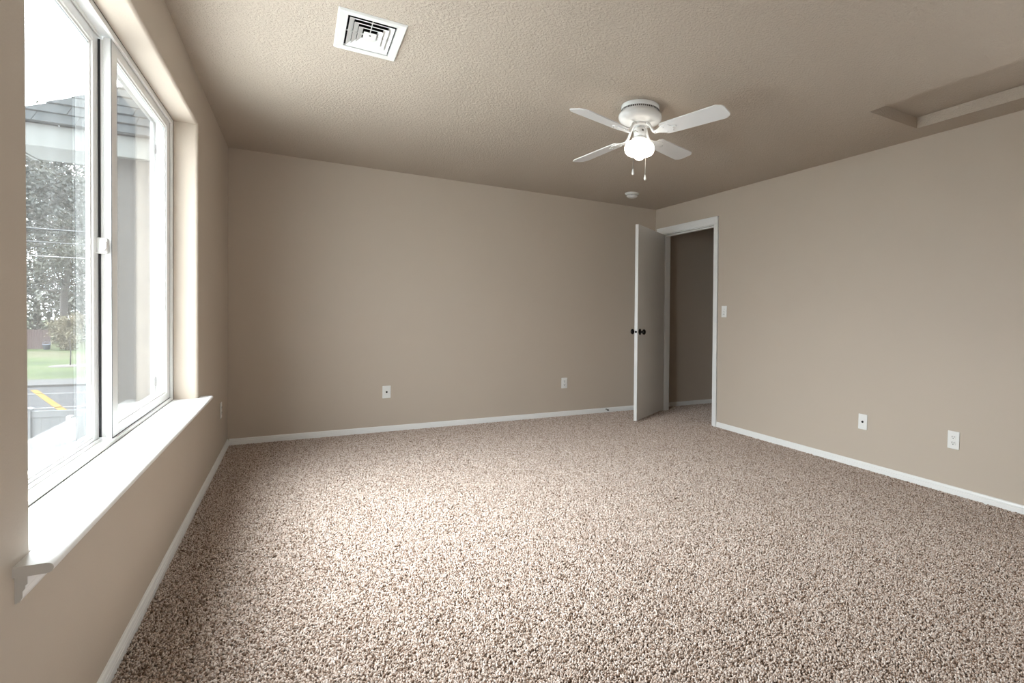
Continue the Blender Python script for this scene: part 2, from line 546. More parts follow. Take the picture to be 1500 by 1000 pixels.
# ceiling with the vent duct and the attic hatch left open
VX0, VX1, VY0, VY1 = 0.639, 0.922, -2.706, -2.317
AX0, AX1, AY0, AY1 = 3.542, 4.066, -4.14, -3.229
cell = rect_with_holes([(VX0 + .03, VX1 - .03, VY0 + .03, VY1 - .03), (AX0, AX1, AY0, AY1)], -0.2, HX + 1.5, RF - 0.12, 0.12)
o = slab(cell, 'z', RH, RH + 0.072).build('ceiling', M['ceiling'])
tag(o, 'taupe textured ceiling over the whole bedroom', 'ceiling', kind='structure')
# hatch panel resting on the recess, with its cleats
MB().box((AX0 - 0.03, AY0 - 0.03, RH + 0.074), (AX1 + 0.03, AY1 + 0.005, RH + 0.09)).build('attic_hatch', M['ceiling'])
tag(bpy.data.objects['attic_hatch'], 'taupe attic access panel sunk into the ceiling by the right wall', 'hatch')
# roof deck over the ceiling keeps the attic dark
MB().box((-0.2, RF - 0.12, RH + 0.40), (HX + 1.5, 0.12, RH + 0.45)).build('trim_3', M['duct'])
tag(bpy.data.objects['trim_3'], 'dark attic deck above the ceiling', 'attic deck', kind='structure')

# left wall: rounded (bullnose) window reveal
def left_wall():
    cells = rect_with_holes([(WY0, WY1, WZ0, WZ1)], RF - 0.12, 0.12, 0.0, RH + 0.072)
    mb = slab(cells, 'x', -0.2, 0.0)
    bm = mb.bm
    es = []
    for e in bm.edges:
        a, b = e.verts
        if abs(a.co.x) < 1e-5 and abs(b.co.x) < 1e-5:
            m = (a.co + b.co) / 2
            on = (abs(m.y - WY0) < 1e-4 or abs(m.y - WY1) < 1e-4) and WZ0 < m.z < WZ1 or (abs(m.z - WZ1) < 1e-4 and WY0 < m.y < WY1)
            if on: es.append(e)
    bmesh.ops.bevel(bm, geom=es, offset=0.019, segments=6, profile=0.5, affect='EDGES')
    o = mb.build('wall_left', M['wall'], autosmooth=40)
    tag(o, 'taupe wall on the left with the wide window', 'wall', kind='structure')
left_wall()
MB().box((0, 0, 0), (HX + 1.5, 0.12, RH + 0.07)).build('wall_back', M['wall'])
tag(bpy.data.objects['wall_back'], 'taupe blank wall at the far end behind the open door', 'wall', kind='structure')

def right_wall():
    t = DOOR_SHEAR * DZ
    mb = slab(rect_with_holes([W2, (DY0, DY1, -1, DZ)], RF, 0, 0, RH + .07), 'x', RW, HX)
    for v in mb.bm.verts:                    # the opening is sheared with the door frame
        if v.co.z < DZ + 1e-4 and (abs(v.co.y - DY0) < 1e-4 or abs(v.co.y - DY1) < 1e-4):
            v.co.y += DOOR_SHEAR * v.co.z
    o = mb.build('wall_right', M['wall'])
    tag(o, 'taupe wall on the right with the doorway', 'wall', kind='structure')
right_wall()
# the wall behind the camera and the hallway beyond the door
MB().box((0, RF - 0.12, 0), (HX, RF, RH + .07)).build('wall_front', M['wall'])
tag(bpy.data.objects['wall_front'], 'taupe wall behind the viewer', 'wall', kind='structure')
mb = MB(); mb.box((HX + 1.15, -2.9, 0), (HX + 1.27, 0, RH + .07)); mb.box((HX, -3.02, 0), (HX + 1.27, -2.9, RH + .07))
mb.build('wall_hall', M['wall'])
tag(bpy.data.objects['wall_hall'], 'taupe hallway wall beyond the doorway', 'wall', kind='structure')

# baseboards: stepped profile (depth, height)
BB = [(0, 0), (0.0125, 0), (0.0125, 0.030), (0.0105, 0.033), (0.0115, 0.036), (0.0115, 0.040), (0.0085, 0.043), (0.0095, 0.046), (0.0075, 0.054), (0.0045, 0.058), (0, 0.060)]
def baseboard(name, axis, at, sgn, a, b, label):
    mb = MB()
    mb.prism([(at + sgn * d, z) for d, z in BB], axis, a, b)
    o = mb.build(name, M['trim'])
    tag(o, label, 'baseboard', kind='structure')
baseboard('baseboard_left', 'y', 0.0, 1, RF, 0.0, 'white baseboard under the window')
baseboard('baseboard_back', 'x', 0.0, -1, 0.0125, RW - 0.0, 'white baseboard along the far wall')
baseboard('baseboard_right', 'y', RW, -1, RF, DY0 - 0.058, 'white baseboard along the right wall')
baseboard('baseboard_hall', 'x', 0.0, -1, HX, HX + 1.15, 'white baseboard in the hallway beyond the door')

# ------------------------------------------------------------------ window
W = empty('window_1', (0, 0, 0))
tag(W, 'white sliding window in the left wall above a deep sill', 'window', kind='structure')
fy0, fy1, fz0, fz1 = WY0, WY1, SILL, WZ1
XF, XB = -0.113, -0.205
def rect_frame(mb, x0, x1, y0, y1, z0, z1, wl, wr, wb, wt, bevel=0.002, mi=0):
    mb.box((x0, y0, z0), (x1, y0 + wl, z1), bevel, mi=mi)
    mb.box((x0, y1 - wr, z0), (x1, y1, z1), bevel, mi=mi)
    mb.box((x0, y0 + wl, z0), (x1, y1 - wr, z0 + wb), bevel, mi=mi)
    mb.box((x0, y0 + wl, z1 - wt), (x1, y1 - wr, z1), bevel, mi=mi)
mb = MB()
rect_frame(mb, XF - 0.012, XF, fy0, fy1, fz0, fz1, 0.022, 0.022, 0.014, 0.024)          # room-side lip
rect_frame(mb, XB, XF - 0.012, fy0, fy1, fz0, fz1, 0.012, 0.012, 0.008, 0.012)           # channel
rect_frame(mb, -0.163, -0.158, fy0 + .01, fy1 - .01, fz0 + .006, fz1 - .01, 0.012, 0.012, 0.012, 0.014, 0.001)  # track fin
rect_frame(mb, XB - 0.002, XB + 0.012, fy0, fy1, fz0, fz1, 0.028, 0.028, 0.028, 0.028)   # outer lip
mb.build('window_frame', M['vinyl'], W)
mb = MB()
rect_frame(mb, XF - 0.004, XF + 0.0015, fy0 - .004, fy1 + .004, fz0 - .003, fz1 + .004, 0.005, 0.005, 0.004, 0.005, 0)
mb.build('caulk_gap', M['gasket'], W)

def sash(name, x0, x1, y0, y1, z0, z1, wl, wr, wb, wt, xm, label):
    mb = MB()
    rect_frame(mb, x0, x1, y0, y1, z0, z1, wl, wr, wb, wt, 0.003)
    # glazing bead, stepped in from the face
    rect_frame(mb, x0 + .003, x1 - .007, y0 + wl - .002, y1 - wr + .002, z0 + wb - .002, z1 - wt + .002, 0.010, 0.010, 0.010, 0.010, 0.002)
    o = mb.build(name, M['vinyl'], W)
    o['label'] = label
    g = MB()
    g.box((xm - .002, y0 + wl - .004, z0 + wb - .004), (xm + .002, y1 - wr + .004, z1 - wt + .004))
    g.build('glass_pane', M['glass'], o)
    gk = MB()
    rect_frame(gk, xm - .003, xm + .003, y0 + wl + .007, y1 - wr - .007, z0 + wb + .007, z1 - wt - .007, .003, .003, .003, .003, 0)
    gk.build('gasket', simple('grey_glazing_gasket', (0.30, 0.32, 0.32), 0.6) if 'grey_glazing_gasket' not in bpy.data.materials else bpy.data.materials['grey_glazing_gasket'], o)
    return o
near = sash('window_sash', -0.187, -0.165, fy0 + .014, -2.515, fz0 + .010, fz1 - .012, .075, .070, .016, .050, -0.179, 'outer window sash nearest the viewer')
slide = sash('window_sash', -0.149, -0.126, -2.535, fy1 - .014, fz0 + .016, fz1 - .020, .078, .075, .036, .040, -0.141, 'sliding inner sash with the latch')
# weatherstrips: thin dark lines round both sashes, and the interlock where they meet
mb = MB()
rect_frame(mb, -0.1262, -0.1252, -2.536, fy1 - .0125, fz0 + .0125, fz1 - .0185, .0025, .0025, .004, .003, 0)
mb.build('weatherstrip', M['gasket'], slide)
mb = MB(); mb.box((-0.157, -2.5345, fz0 + .02), (-0.148, -2.522, fz1 - .03), .002); mb.box((-0.1635, -2.520, fz0 + .02), (-0.157, -2.505, fz1 - .03), .001)
mb.build('interlock', M['vinyl'], slide)
mb = MB()
mb.box((-0.1645, -2.533, fz0 + .02), (-0.1575, -2.524, fz1 - .03)); mb.box((-0.166, fy0 + .02, fz0 + .0065), (-0.1645, -2.515, fz0 + .0105))
mb.box((-0.1795, fy0 + .09, fz0 + .0255), (-0.176, -2.585, fz0 + .0275))
mb.build('weatherstrip', M['gasket'], near)
# latch on the end of the sliding sash
mb = MB()
mb.box((-0.172, -2.556, 1.342), (-0.133, -2.5335, 1.404), 0.008, 3)
lt = mb.build('latch', M['plastic'], slide, autosmooth=40)
mb = MB()
pts = [(-0.150 + 0.016 * math.cos(t), 1.373 + 0.024 * math.sin(t)) for t in [PI * k / 10 - PI / 2 for k in range(11)]]
mb.prism(pts, 'y', -2.566, -2.554)
lever = mb.build('lever', M['plastic'], slide, autosmooth=40)
# insect screen frame outside the sliding sash, with two dark pins
mb = MB()
rect_frame(mb, -0.197, -0.187, -2.49, fy1 - .012, fz0 + .03, fz1 - .03, 0.02, 0.02, 0.016, 0.016, 0.002)
scr = mb.build('screen_frame', M['screen'], W)
for z in (0.70, 1.98):
    MB().box((-0.187, fy1 - .036, z), (-0.180, fy1 - .024, z + .05), 0.002).build('screen_pin', M['gasket'], scr)
# roller clip at the foot of the near sash
mb = MB(); mb.box((-0.212, -2.70, 0.655), (-0.200, -2.64, 0.72), 0.004); mb.box((-0.214, -2.69, 0.69), (-0.199, -2.66, 0.75), 0.004)
mb.build('roller_clip', simple('grey_clip_plastic', (0.25, 0.25, 0.26), 0.5), near)
# sill board (stool) with rounded nose, horns past the opening, and the apron under it
def sill():
    mb = MB()
    t = 0.022
    nose = [(-0.118, SILL - t), (0.050, SILL - t)] + [(0.050 + 0.011 * math.cos(a), SILL - 0.011 + 0.011 * math.sin(a)) for a in [-PI / 2 + PI * k / 8 for k in range(1, 9)]] + [(-0.118, SILL)]
    mb.prism(nose, 'y', WY0, WY1)
    horn = [(0.0, SILL - t)] + nose[1:-1] + [(0.0, SILL)]
    mb.prism(horn, 'y', WY0 - 0.092, WY0)
    mb.prism(horn, 'y', WY1, WY1 + 0.090)
    bmesh.ops.remove_doubles(mb.bm, verts=mb.bm.verts[:], dist=1e-5)
    return mb.build('sill', M['trim'], W, autosmooth=40)
sill()
mb = MB()
ap = [(0, 0.594), (0.019, 0.594), (0.019, 0.575), (0.0155, 0.572), (0.0155, 0.566), (0.0115, 0.560), (0.0115, 0.548), (0.008, 0.540), (0, 0.536)]
mb.prism(ap, 'y', WY0 - 0.082, WY1 + 0.080)
mb.build('apron', M['trim'], W)

# out-of-view window added in the right wall to light the left wall
W_2 = empty('added_window_2', (0, 0, 0))
tag(W_2, 'unseen white window added in the right wall to light the left wall', 'window', kind='structure')
mb = MB()
rect_frame(mb, RW + .05, RW + .105, W2[0], W2[1], W2[2], W2[3], .045, .045, .045, .045)
mb.box((RW + .055, (W2[0] + W2[1]) / 2 - .04, W2[2] + .045), (RW + .10, (W2[0] + W2[1]) / 2 + .04, W2[3] - .045), .002)
mb.build('window_frame', M['vinyl'], W_2)
MB().box((RW + .075, W2[0] + .04, W2[2] + .04), (RW + .079, W2[1] - .04, W2[3] - .04)).build('glass_pane', M['glass'], W_2)
MB().box((RW - .05, W2[0] - .06, W2[2] - .022), (RW + .06, W2[1] + .06, W2[2]), .006).build('sill', M['trim'], W_2)

# ------------------------------------------------------------------ doorway and door
D = empty('door_1', (RW, (DY0 + DY1) / 2, 0))
tag(D, 'white flush door standing open into the room by the far corner', 'door', kind='structure')
DP = Matrix.Translation(Vector(D.location)).inverted()
def dbuild(mb, name, mat, parent=D, auto=None):
    o = mb.build(name, mat, parent, shear=DOOR_SHEAR, autosmooth=auto)
    o.matrix_parent_inverse = DP
    return o
cw = 0.056
def casing(mb, x0, x1):
    def L(y0, y1, z0, z1):
        mb.box((x0, y0, z0), (x1, y1, z1), 0.004)
    L(DY0 - cw, DY0 + .006, 0.0, DZ - .006)
    L(DY1 - .006, DY1 + .082, 0.0, DZ - .006)
    L(DY0 - cw, DY1 + .082, DZ - .006, DZ + .072)
mb = MB(); casing(mb, RW - 0.016, RW)
mb.box((RW - .019, DY0 - cw, 0), (RW, DY0 - cw + .014, DZ + .072), .003)     # raised outer bead
mb.box((RW - .019, DY0 - cw, DZ + .058), (RW, DY1 + .082, DZ + .072), .003)
dbuild(mb, 'casing', M['trim'])
mb = MB(); casing(mb, HX, HX + 0.016); dbuild(mb, 'casing', M['trim'])
mb = MB()
jt = 0.014
mb.box((RW - .001, DY0, 0), (HX + .001, DY0 + jt, DZ), .001)
mb.box((RW - .001, DY1 - jt, 0), (HX + .001, DY1, DZ), .001)
mb.box((RW - .001, DY0 + jt, DZ - jt), (HX + .001, DY1 - jt, DZ), .001)
mb.box((RW + .040, DY0 + jt, 0), (RW + .075, DY0 + jt + .010, DZ - jt), .001)
mb.box((RW + .040, DY1 - jt - .010, 0), (RW + .075, DY1 - jt, DZ - jt), .001)
mb.box((RW + .040, DY0 + jt, DZ - jt - .012), (RW + .075, DY1 - jt, DZ - jt), .001)
dbuild(mb, 'jamb', M['trim'])
# leaf: built along local -x from the hinge, then turned
hin = Vector((4.300, -0.207, 0)); lat = Vector((3.621, -0.645, 0))
dirv = (lat - hin).normalized(); LW = (lat - hin).length
nrm = Vector((dirv.y, -dirv.x, 0))          # towards the far wall side of the leaf
if nrm.y < 0: nrm = -nrm
TH = 0.036
LM = Matrix((dirv, nrm, Vector((0, 0, 1)))).transposed().to_4x4(); LM.translation = hin
def leafbox(a, b, bv=0.0): 
    m = MB(); m.box(a, b, bv, mat=LM); return m
leaf = dbuild(leafbox((0, 0, 0.024), (LW, TH, 2.118), 0.0015), 'door_leaf', M['door'])
def knob(side):
    # side -1: face seen from the room, +1: face towards the far wall
    base = LM @ Vector((LW - 0.062, 0 if side < 0 else TH, 0.972))
    n = nrm * side
    R = n.to_track_quat('Z', 'Y').to_matrix().to_4x4(); R.translation = base
    m = MB()
    m.lathe([(0.0, 0), (0.034, 0), (0.034, 0.004), (0.029, 0.008), (0.014, 0.011), (0.011, 0.018), (0.011, 0.028), (0.016, 0.033), (0.0265, 0.039), (0.030, 0.047), (0.0285, 0.056), (0.021, 0.063), (0.0, 0.066)], 32, mat=R)
    m.build('knob', M['bronze'], leaf, shear=DOOR_SHEAR)
for s in (-1, 1): knob(s)
m = MB(); Rl = dirv.to_track_quat('Z', 'Y').to_matrix().to_4x4(); Rl.translation = LM @ Vector((LW, TH / 2, 0.972))
m.lathe([(0, -0.003), (0.0125, -0.003), (0.0125, 0.0008), (0.008, 0.0008), (0.0075, 0.009), (0, 0.009)], 20, mat=Rl)
m.build('latch', M['bronze'], leaf, shear=DOOR_SHEAR)
for z in (0.22, 1.08, 1.92):
    m = MB(); m.tube([LM @ Vector((-0.004, TH + .004, z - .045)), LM @ Vector((-0.004, TH + .004, z + .045))], 0.006, 10)
    m.build('hinge', M['bronze'], leaf, shear=DOOR_SHEAR)

# spring door stop on the far baseboard
ds = empty('door_stop', (3.618, -0.0125, 0.046))
tag(ds, 'small spring door stop with dark tip screwed to the far baseboard beside the door', 'door stop')
m = MB(); path = []
for k in range(0, 140):
    a = k / 140 * 2 * PI * 12
    path.append((0.0045 * math.cos(a) - 0.012 * (k / 140), -0.004 - 0.052 * k / 140, 0.0045 * math.sin(a)))
m.tube(path, 0.0013, 6); m.build('spring', M['chain'], ds)
m = MB(); m.lathe([(0, 0), (0.010, 0), (0.010, 0.004), (0.006, 0.006), (0, 0.006)], 16, mat=Matrix.Rotation(PI / 2, 4, 'X')); m.build('base', M['chain'], ds)
m = MB(); m.lathe([(0, 0.054), (0.0075, 0.054), (0.0085, 0.058), (0.0085, 0.070), (0.006, 0.074), (0, 0.074)], 16, mat=Matrix.Translation((-0.012, 0, 0)) @ Matrix.Rotation(PI / 2, 4, 'X')); m.build('tip', M['slot'], ds)

# ------------------------------------------------------------------ wall plates (local: plate in XZ, facing -Y)
def plate_mb():
    m = MB()
    m.box((-0.0365, -0.006, -0.059), (0.0365, 0.0, 0.059), 0.003, 2)
    return m
def screw(parent, z):
    m = MB(); m.lathe([(0, 0.0055), (0.0035, 0.0055), (0.003, 0.0075), (0, 0.0075)], 12, center=(0, 0, 0), mat=Matrix.Translation((0, 0, z)) @ Matrix.Rotation(PI / 2, 4, 'X'))
    m.build('screw', M['plastic'], parent)
def duplex(loc, rot, label):
    e = empty('wall_outlet', loc, rot); tag(e, label, 'outlet', 'power and cable plates low on the walls')
    plate_mb().build('plate', M['plastic'], e)
    for z in (0.0195, -0.0195):
        m = MB()
        out = []
        for k in range(24):
            a = 2 * PI * k / 24
            out.append((max(-.0145, min(.0145, 0.0172 * math.cos(a))), z + max(-.0138, min(.0138, 0.0172 * math.sin(a)))))
        m.prism(out, 'y', -0.0085, -0.005)
        r = m.build('receptacle', M['plastic'], e)
        s = MB()
        s.box((-0.0078, -0.0092, z - 0.002), (-0.0050, -0.0083, z + 0.009))
        s.box((0.0050, -0.0092, z - 0.001), (0.0078, -0.0083, z + 0.008))
        s.lathe([(0, 0.0083), (0.0030, 0.0083), (0.0030, 0.0092), (0, 0.0092)], 12, mat=Matrix.Translation((0, 0, z - 0.0078)) @ Matrix.Rotation(PI / 2, 4, 'X'))
        s.build('slots', M['slot'], r)
    screw(e, 0)
    return e
def coax(loc, rot, label):
    e = empty('cable_outlet', loc, rot); tag(e, label, 'outlet', 'power and cable plates low on the walls')
    plate_mb().build('plate', M['plastic'], e)
    m = MB(); m.lathe([(0, 0.005), (0.0085, 0.005), (0.0085, 0.008), (0.0055, 0.008), (0.0055, 0.015), (0.0035, 0.015), (0, 0.0145)], 16, mat=Matrix.Rotation(PI / 2, 4, 'X'))
    m.build('jack', M['slot'], e)
    for z in (0.042, -0.042): screw(e, z)
    return e
coax((1.220, 0, 0.380), 0, 'white cable plate with a dark round jack on the far wall')
duplex((3.072, 0, 0.377), 0, 'white double power outlet on the far wall near the open door')
duplex((0, -0.445, 0.373), PI / 2, 'white outlet plate seen edge on, on the window wall past the sill')
coax((RW, -2.786, 0.367), -PI / 2, 'white cable plate on the right wall with one dark jack')
duplex((RW, -3.433, 0.367), -PI / 2, 'white double power outlet on the right wall, farther from the door than the cable plate')
# light switch by the door
e = empty('light_switch', (RW, -1.232, 1.207), -PI / 2)
tag(e, 'white light switch plate on the right wall beside the door casing', 'light switch')
plate_mb().build('plate', M['plastic'], e)
m = MB(); m.box((-0.017, -0.0075, -0.034), (0.017, -0.005, 0.034), 0.001); m.build('rocker_surround', M['plastic'], e)
for z in (0.0175, -0.0175):
    m = MB(); m.prism([(-0.0065, z - 0.012), (-0.0115, z + 0.008), (-0.0125, z + 0.0105), (-0.0065, z + 0.012)], 'x', -0.011, 0.011); m.build('rocker', M['plastic'], e)
    m = MB(); m.box((-0.0125, -0.0078, z - .0145), (0.0125, -0.0072, z - .0128)); m.build('rocker_gap', M['slot'], e)
for z in (0.05, -0.05): screw(e, z)

# ------------------------------------------------------------------ smoke detector
sd = empty('smoke_detector', (3.552, -0.560, RH))
tag(sd, 'round white smoke detector on the ceiling near the far right corner', 'smoke detector')
m = MB(); m.lathe([(0, 0), (0.074, 0), (0.074, -0.008), (0.070, -0.012), (0.060, -0.012), (0.060, -0.016), (0, -0.016)], 40); m.build('base', M['plastic'], sd)
m = MB(); m.lathe([(0, -0.016), (0.058, -0.016), (0.060, -0.020), (0.056, -0.036), (0.044, -0.045), (0.020, -0.048), (0, -0.048)], 40); cv = m.build('cover', M['plastic'], sd)
m = MB(); m.lathe([(0.0590, -0.0235), (0.0605, -0.0235), (0.0598, -0.0275), (0.0580, -0.0275)], 40, cap=False); m.build('vent_slit', M['slot'], cv)
m = MB(); m.lathe([(0, -0.046), (0.010, -0.046), (0.010, -0.050), (0, -0.051)], 20, center=(-0.02, -0.02, 0)); m.build('test_button', M['vent'], cv)

# ------------------------------------------------------------------ ceiling vent
vcx, vcy = (VX0 + VX1) / 2, (VY0 + VY1) / 2
vn = empty('ceiling_vent', (vcx, vcy, RH))
tag(vn, 'white square air diffuser set in the ceiling near the window', 'vent')
hx, hy = (VX1 - VX0) / 2, (VY1 - VY0) / 2
def rect_ring(mb, outer, zo, inner, zi, th=0.0015):
    """sloped four-sided ring between two rectangles (half sizes), as a thin sheet"""
    bm = mb.bm
    def R(h, z): return [bm.verts.new((sx * h[0], sy * h[1], z)) for sx, sy in ((-1, -1), (1, -1), (1, 1), (-1, 1))]
    A, B, C_, D_ = R(outer, zo), R(inner, zi), R((inner[0] - th, inner[1] - th), zi + th), R((outer[0] - th, outer[1] - th), zo + th)
    for P_, Q_ in ((A, B), (B, C_), (C_, D_), (D_, A)):
        for i in range(4):
            j = (i + 1) % 4
            bm.faces.new((P_[i], P_[j], Q_[j], Q_[i]))
fw = 0.040
mb = MB()
rect_ring(mb, (hx, hy), -0.001, (hx - .006, hy - .006), -0.009, 0.001)
rect_ring(mb, (hx - .006, hy - .006), -0.009, (hx - fw, hy - fw), -0.006, 0.001)
rect_ring(mb, (hx - fw, hy - fw), -0.006, (hx - fw - .001, hy - fw - .001), 0.004, 0.001)
mb.build('frame', M['vent'], vn)
ix, iy = hx - fw, hy - fw
for k in range(3):
    s0 = 0.90 - k * 0.205
    s1 = s0 - 0.205
    m = MB()
    rect_ring(m, (ix * (s0 + .02), iy * (s0 + .02)), -0.007, (ix * (s1 + .03), iy * (s1 + .03)), 0.004)
    m.build('louver', M['vent'], vn)
m = MB(); m.box((-ix * .27, -iy * .27, -0.008), (ix * .27, iy * .27, -0.005), 0.001)
cp = m.build('center_plate', M['vent'], vn)
m = MB(); m.lathe([(0, 0), (0.004, 0), (0.004, 0.002), (0, 0.002)], 12, center=(0, -iy * .12, -0.0098)); m.build('screw', M['slot'], cp)
m = MB(); m.box((-0.0015, -iy, -0.002), (0.0015, iy, 0.004)); m.box((-ix, -0.0015, -0.002), (ix, 0.0015, 0.004)); m.build('crossbar', M['vent'], vn)
m = MB()
for a, b in (((-ix - .004, -iy - .004, .003), (-ix - .002, iy + .004, .16)), ((ix + .002, -iy - .004, .003), (ix + .004, iy + .004, .16)),
             ((-ix, -iy - .004, .003), (ix, -iy - .002, .16)), ((-ix, iy + .002, .003), (ix, iy + .004, .16)), ((-ix - .004, -iy - .004, .16), (ix + .004, iy + .004, .165))):
    m.box(a, b)
m.build('duct_box', M['duct'], vn)

# ------------------------------------------------------------------ ceiling fan
FX, FY = 2.318, -2.520
fan = empty('ceiling_fan', (FX, FY, RH))
tag(fan, 'white four bladed ceiling fan with a lit glass globe', 'ceiling fan')
m = MB()
m.lathe([(0, 0), (0.115, 0), (0.118, -0.003), (0.118, -0.024), (0.1165, -0.026)], 64); m.build('mounting_ring', M['fan_white'], fan)
m = MB()
m.lathe([(0.112, -0.024), (0.117, -0.026), (0.117, -0.040), (0.119, -0.042), (0.121, -0.047), (0.131, -0.056), (0.134, -0.070), (0.131, -0.083), (0.120, -0.094), (0.098, -0.102), (0.070, -0.106), (0, -0.107)], 64)
mh = m.build('motor_housing', M['fan_white'], fan)
m = MB()
for k in range(60):
    a = 2 * PI * k / 60
    m.box((0.1125, -0.0036, -0.0385), (0.1176, 0.0036, -0.0285), mat=Matrix.Rotation(a, 4, 'Z'))
m.build('vent_slots', M['slot'], mh)
m = MB()
m.lathe([(0, -0.107), (0.050, -0.107), (0.052, -0.110), (0.052, -0.119), (0.047, -0.123), (0.034, -0.125), (0.026, -0.127), (0.026, -0.140), (0, -0.140)], 40); m.build('rotor_hub', M['fan_white'], fan)
m = MB()
m.lathe([(0, -0.136), (0.036, -0.136), (0.040, -0.139), (0.040, -0.186), (0.037, -0.190), (0, -0.190)], 40); sh = m.build('switch_housing', M['fan_white'], fan)
m = MB()
tw = Vector((0.4956 - FX, -5.2374 - FY, 0)).normalized(); side = Vector((tw.y * -1, tw.x, 0))
dsw = (tw * 0.85 - side * -0.45).normalized()
sp_ = dsw * 0.0395
m.lathe([(0, 0), (0.005, 0), (0.005, 0.003), (0, 0.003)], 12, mat=Matrix.Translation(Vector((sp_.x, sp_.y, -0.155))) @ dsw.to_track_quat('Z', 'Y').to_matrix().to_4x4()); m.build('reverse_switch', M['bronze'], sh)
m = MB()
m.lathe([(0, -0.190), (0.040, -0.190), (0.046, -0.194), (0.049, -0.200), (0.049, -0.209), (0.044, -0.212), (0, -0.212)], 40); m.build('light_fitter', M['fan_white'], fan)
m = MB()
m.lathe([(0.040, -0.206), (0.043, -0.210), (0.056, -0.215), (0.074, -0.224), (0.087, -0.236), (0.0925, -0.252), (0.0920, -0.266), (0.088, -0.281), (0.079, -0.292), (0.064, -0.299), (0.047, -0.303), (0.036, -0.309), (0.026, -0.319), (0.014, -0.327), (0, -0.329)], 56)
m.build('globe_shade', M['globe'], fan, smooth=True)

BL = [(-70.8, -0.158), (22.5, -0.160), (103.0, -0.222), (200.5, -0.200)]
ZROOT = -0.178
def make_blade(az, ztip):
    Rt = 0.592
    droop = math.atan2(ztip - ZROOT, Rt)
    Mx = Matrix.Translation((0, 0, ZROOT)) @ Matrix.Rotation(math.radians(az), 4, 'Z') @ Matrix.Rotation(-droop, 4, 'Y')
    Pm = Mx @ Matrix.Rotation(math.radians(-12), 4, 'X')
    out = [(0.170, -0.044), (0.182, -0.056), (0.26, -0.060), (0.555, -0.068), (0.584, -0.050), (Rt, -0.034), (Rt, 0.034), (0.584, 0.050), (0.555, 0.068), (0.26, 0.060), (0.182, 0.056), (0.170, 0.044)]
    m = MB()
    m.prism(out, 'z', -0.003, 0.003)
    bmesh.ops.transform(m.bm, matrix=Pm, verts=m.bm.verts[:])
    b = m.build('blade', M['blade'], fan)
    # bracket: flat fork plate under the blade and a curved arm up to the hub
    m = MB()
    pl = [(0.105, -0.012), (0.140, -0.016), (0.172, -0.034), (0.200, -0.042), (0.228, -0.034), (0.236, -0.018), (0.262, -0.010), (0.268, 0), (0.262, 0.010), (0.236, 0.018), (0.228, 0.034), (0.200, 0.042), (0.172, 0.034), (0.140, 0.016), (0.105, 0.012)]
    m.prism(pl, 'z', -0.008, -0.003)
    bmesh.ops.transform(m.bm, matrix=Pm, verts=m.bm.verts[:])
    br = m.build('blade_bracket', M['fan_white'], b)
    m = MB()
    A = Mx @ Vector((0.120, 0, -0.005))
    inner = Matrix.Rotation(math.radians(az), 4, 'Z') @ Vector((0.048, 0, -0.115))
    d = (Matrix.Rotation(math.radians(az), 4, 'Z') @ Vector((1, 0, 0)))
    path = []
    for k in range(13):
        t = k / 12
        p0, p1, p2, p3 = inner, inner + d * 0.035, A - d * 0.030 + Vector((0, 0, 0.0)), A
        path.append(p0 * (1 - t) ** 3 + p1 * 3 * t * (1 - t) ** 2 + p2 * 3 * t * t * (1 - t) + p3 * t ** 3)
    m.tube(path, [0.010] * 4 + [0.008] * 5 + [0.009] * 4, 10)
    m.build('blade_arm', M['fan_white'], b)
    for dx, dy in ((0.188, -0.026), (0.188, 0.026), (0.245, 0)):
        s = MB(); s.lathe([(0, -0.0105), (0.004, -0.0095), (0.005, -0.008), (0, -0.008)], 10, center=(dx, dy, 0), mat=Pm); s.build('screw', M['fan_white'], b)
for a, z in BL: make_blade(a, z)

def chain(start, offs, zend, name='pull_chain'):
    px, py = offs
    m = MB()
    pts = [Vector(start), Vector((px * .8, py * .8, start[2] - 0.004)), Vector((px, py, start[2] - 0.022))]
    z = start[2] - 0.03
    while z > zend: 
        pts.append(Vector((px, py, z))); z -= 0.02
    pts.append(Vector((px, py, zend)))
    m.tube(pts, 0.0019, 6)
    zz = start[2] - 0.022
    c = m.build(name, M['chain'], fan)
    m = MB(); m.lathe([(0, 0.004), (0.0022, 0.002), (0.0035, -0.004), (0.0075, -0.020), (0.0080, -0.026), (0.0062, -0.032), (0, -0.035)], 16, center=(px, py, zend)); m.build('fob', M['plastic'], c)
rt = -side if side.x < 0 else side
o1 = tw * 0.098 - rt * 0.036
o2 = -tw * 0.020 + rt * 0.036
chain((tw.x * .038 - rt.x * .012, tw.y * .038 - rt.y * .012, -0.168), (o1.x, o1.y), -0.412)
o2 = -tw * 0.092 + rt * 0.040
chain((-tw.x * .038 + rt.x * .012, -tw.y * .038 + rt.y * .012, -0.168), (o2.x, o2.y), -0.396)

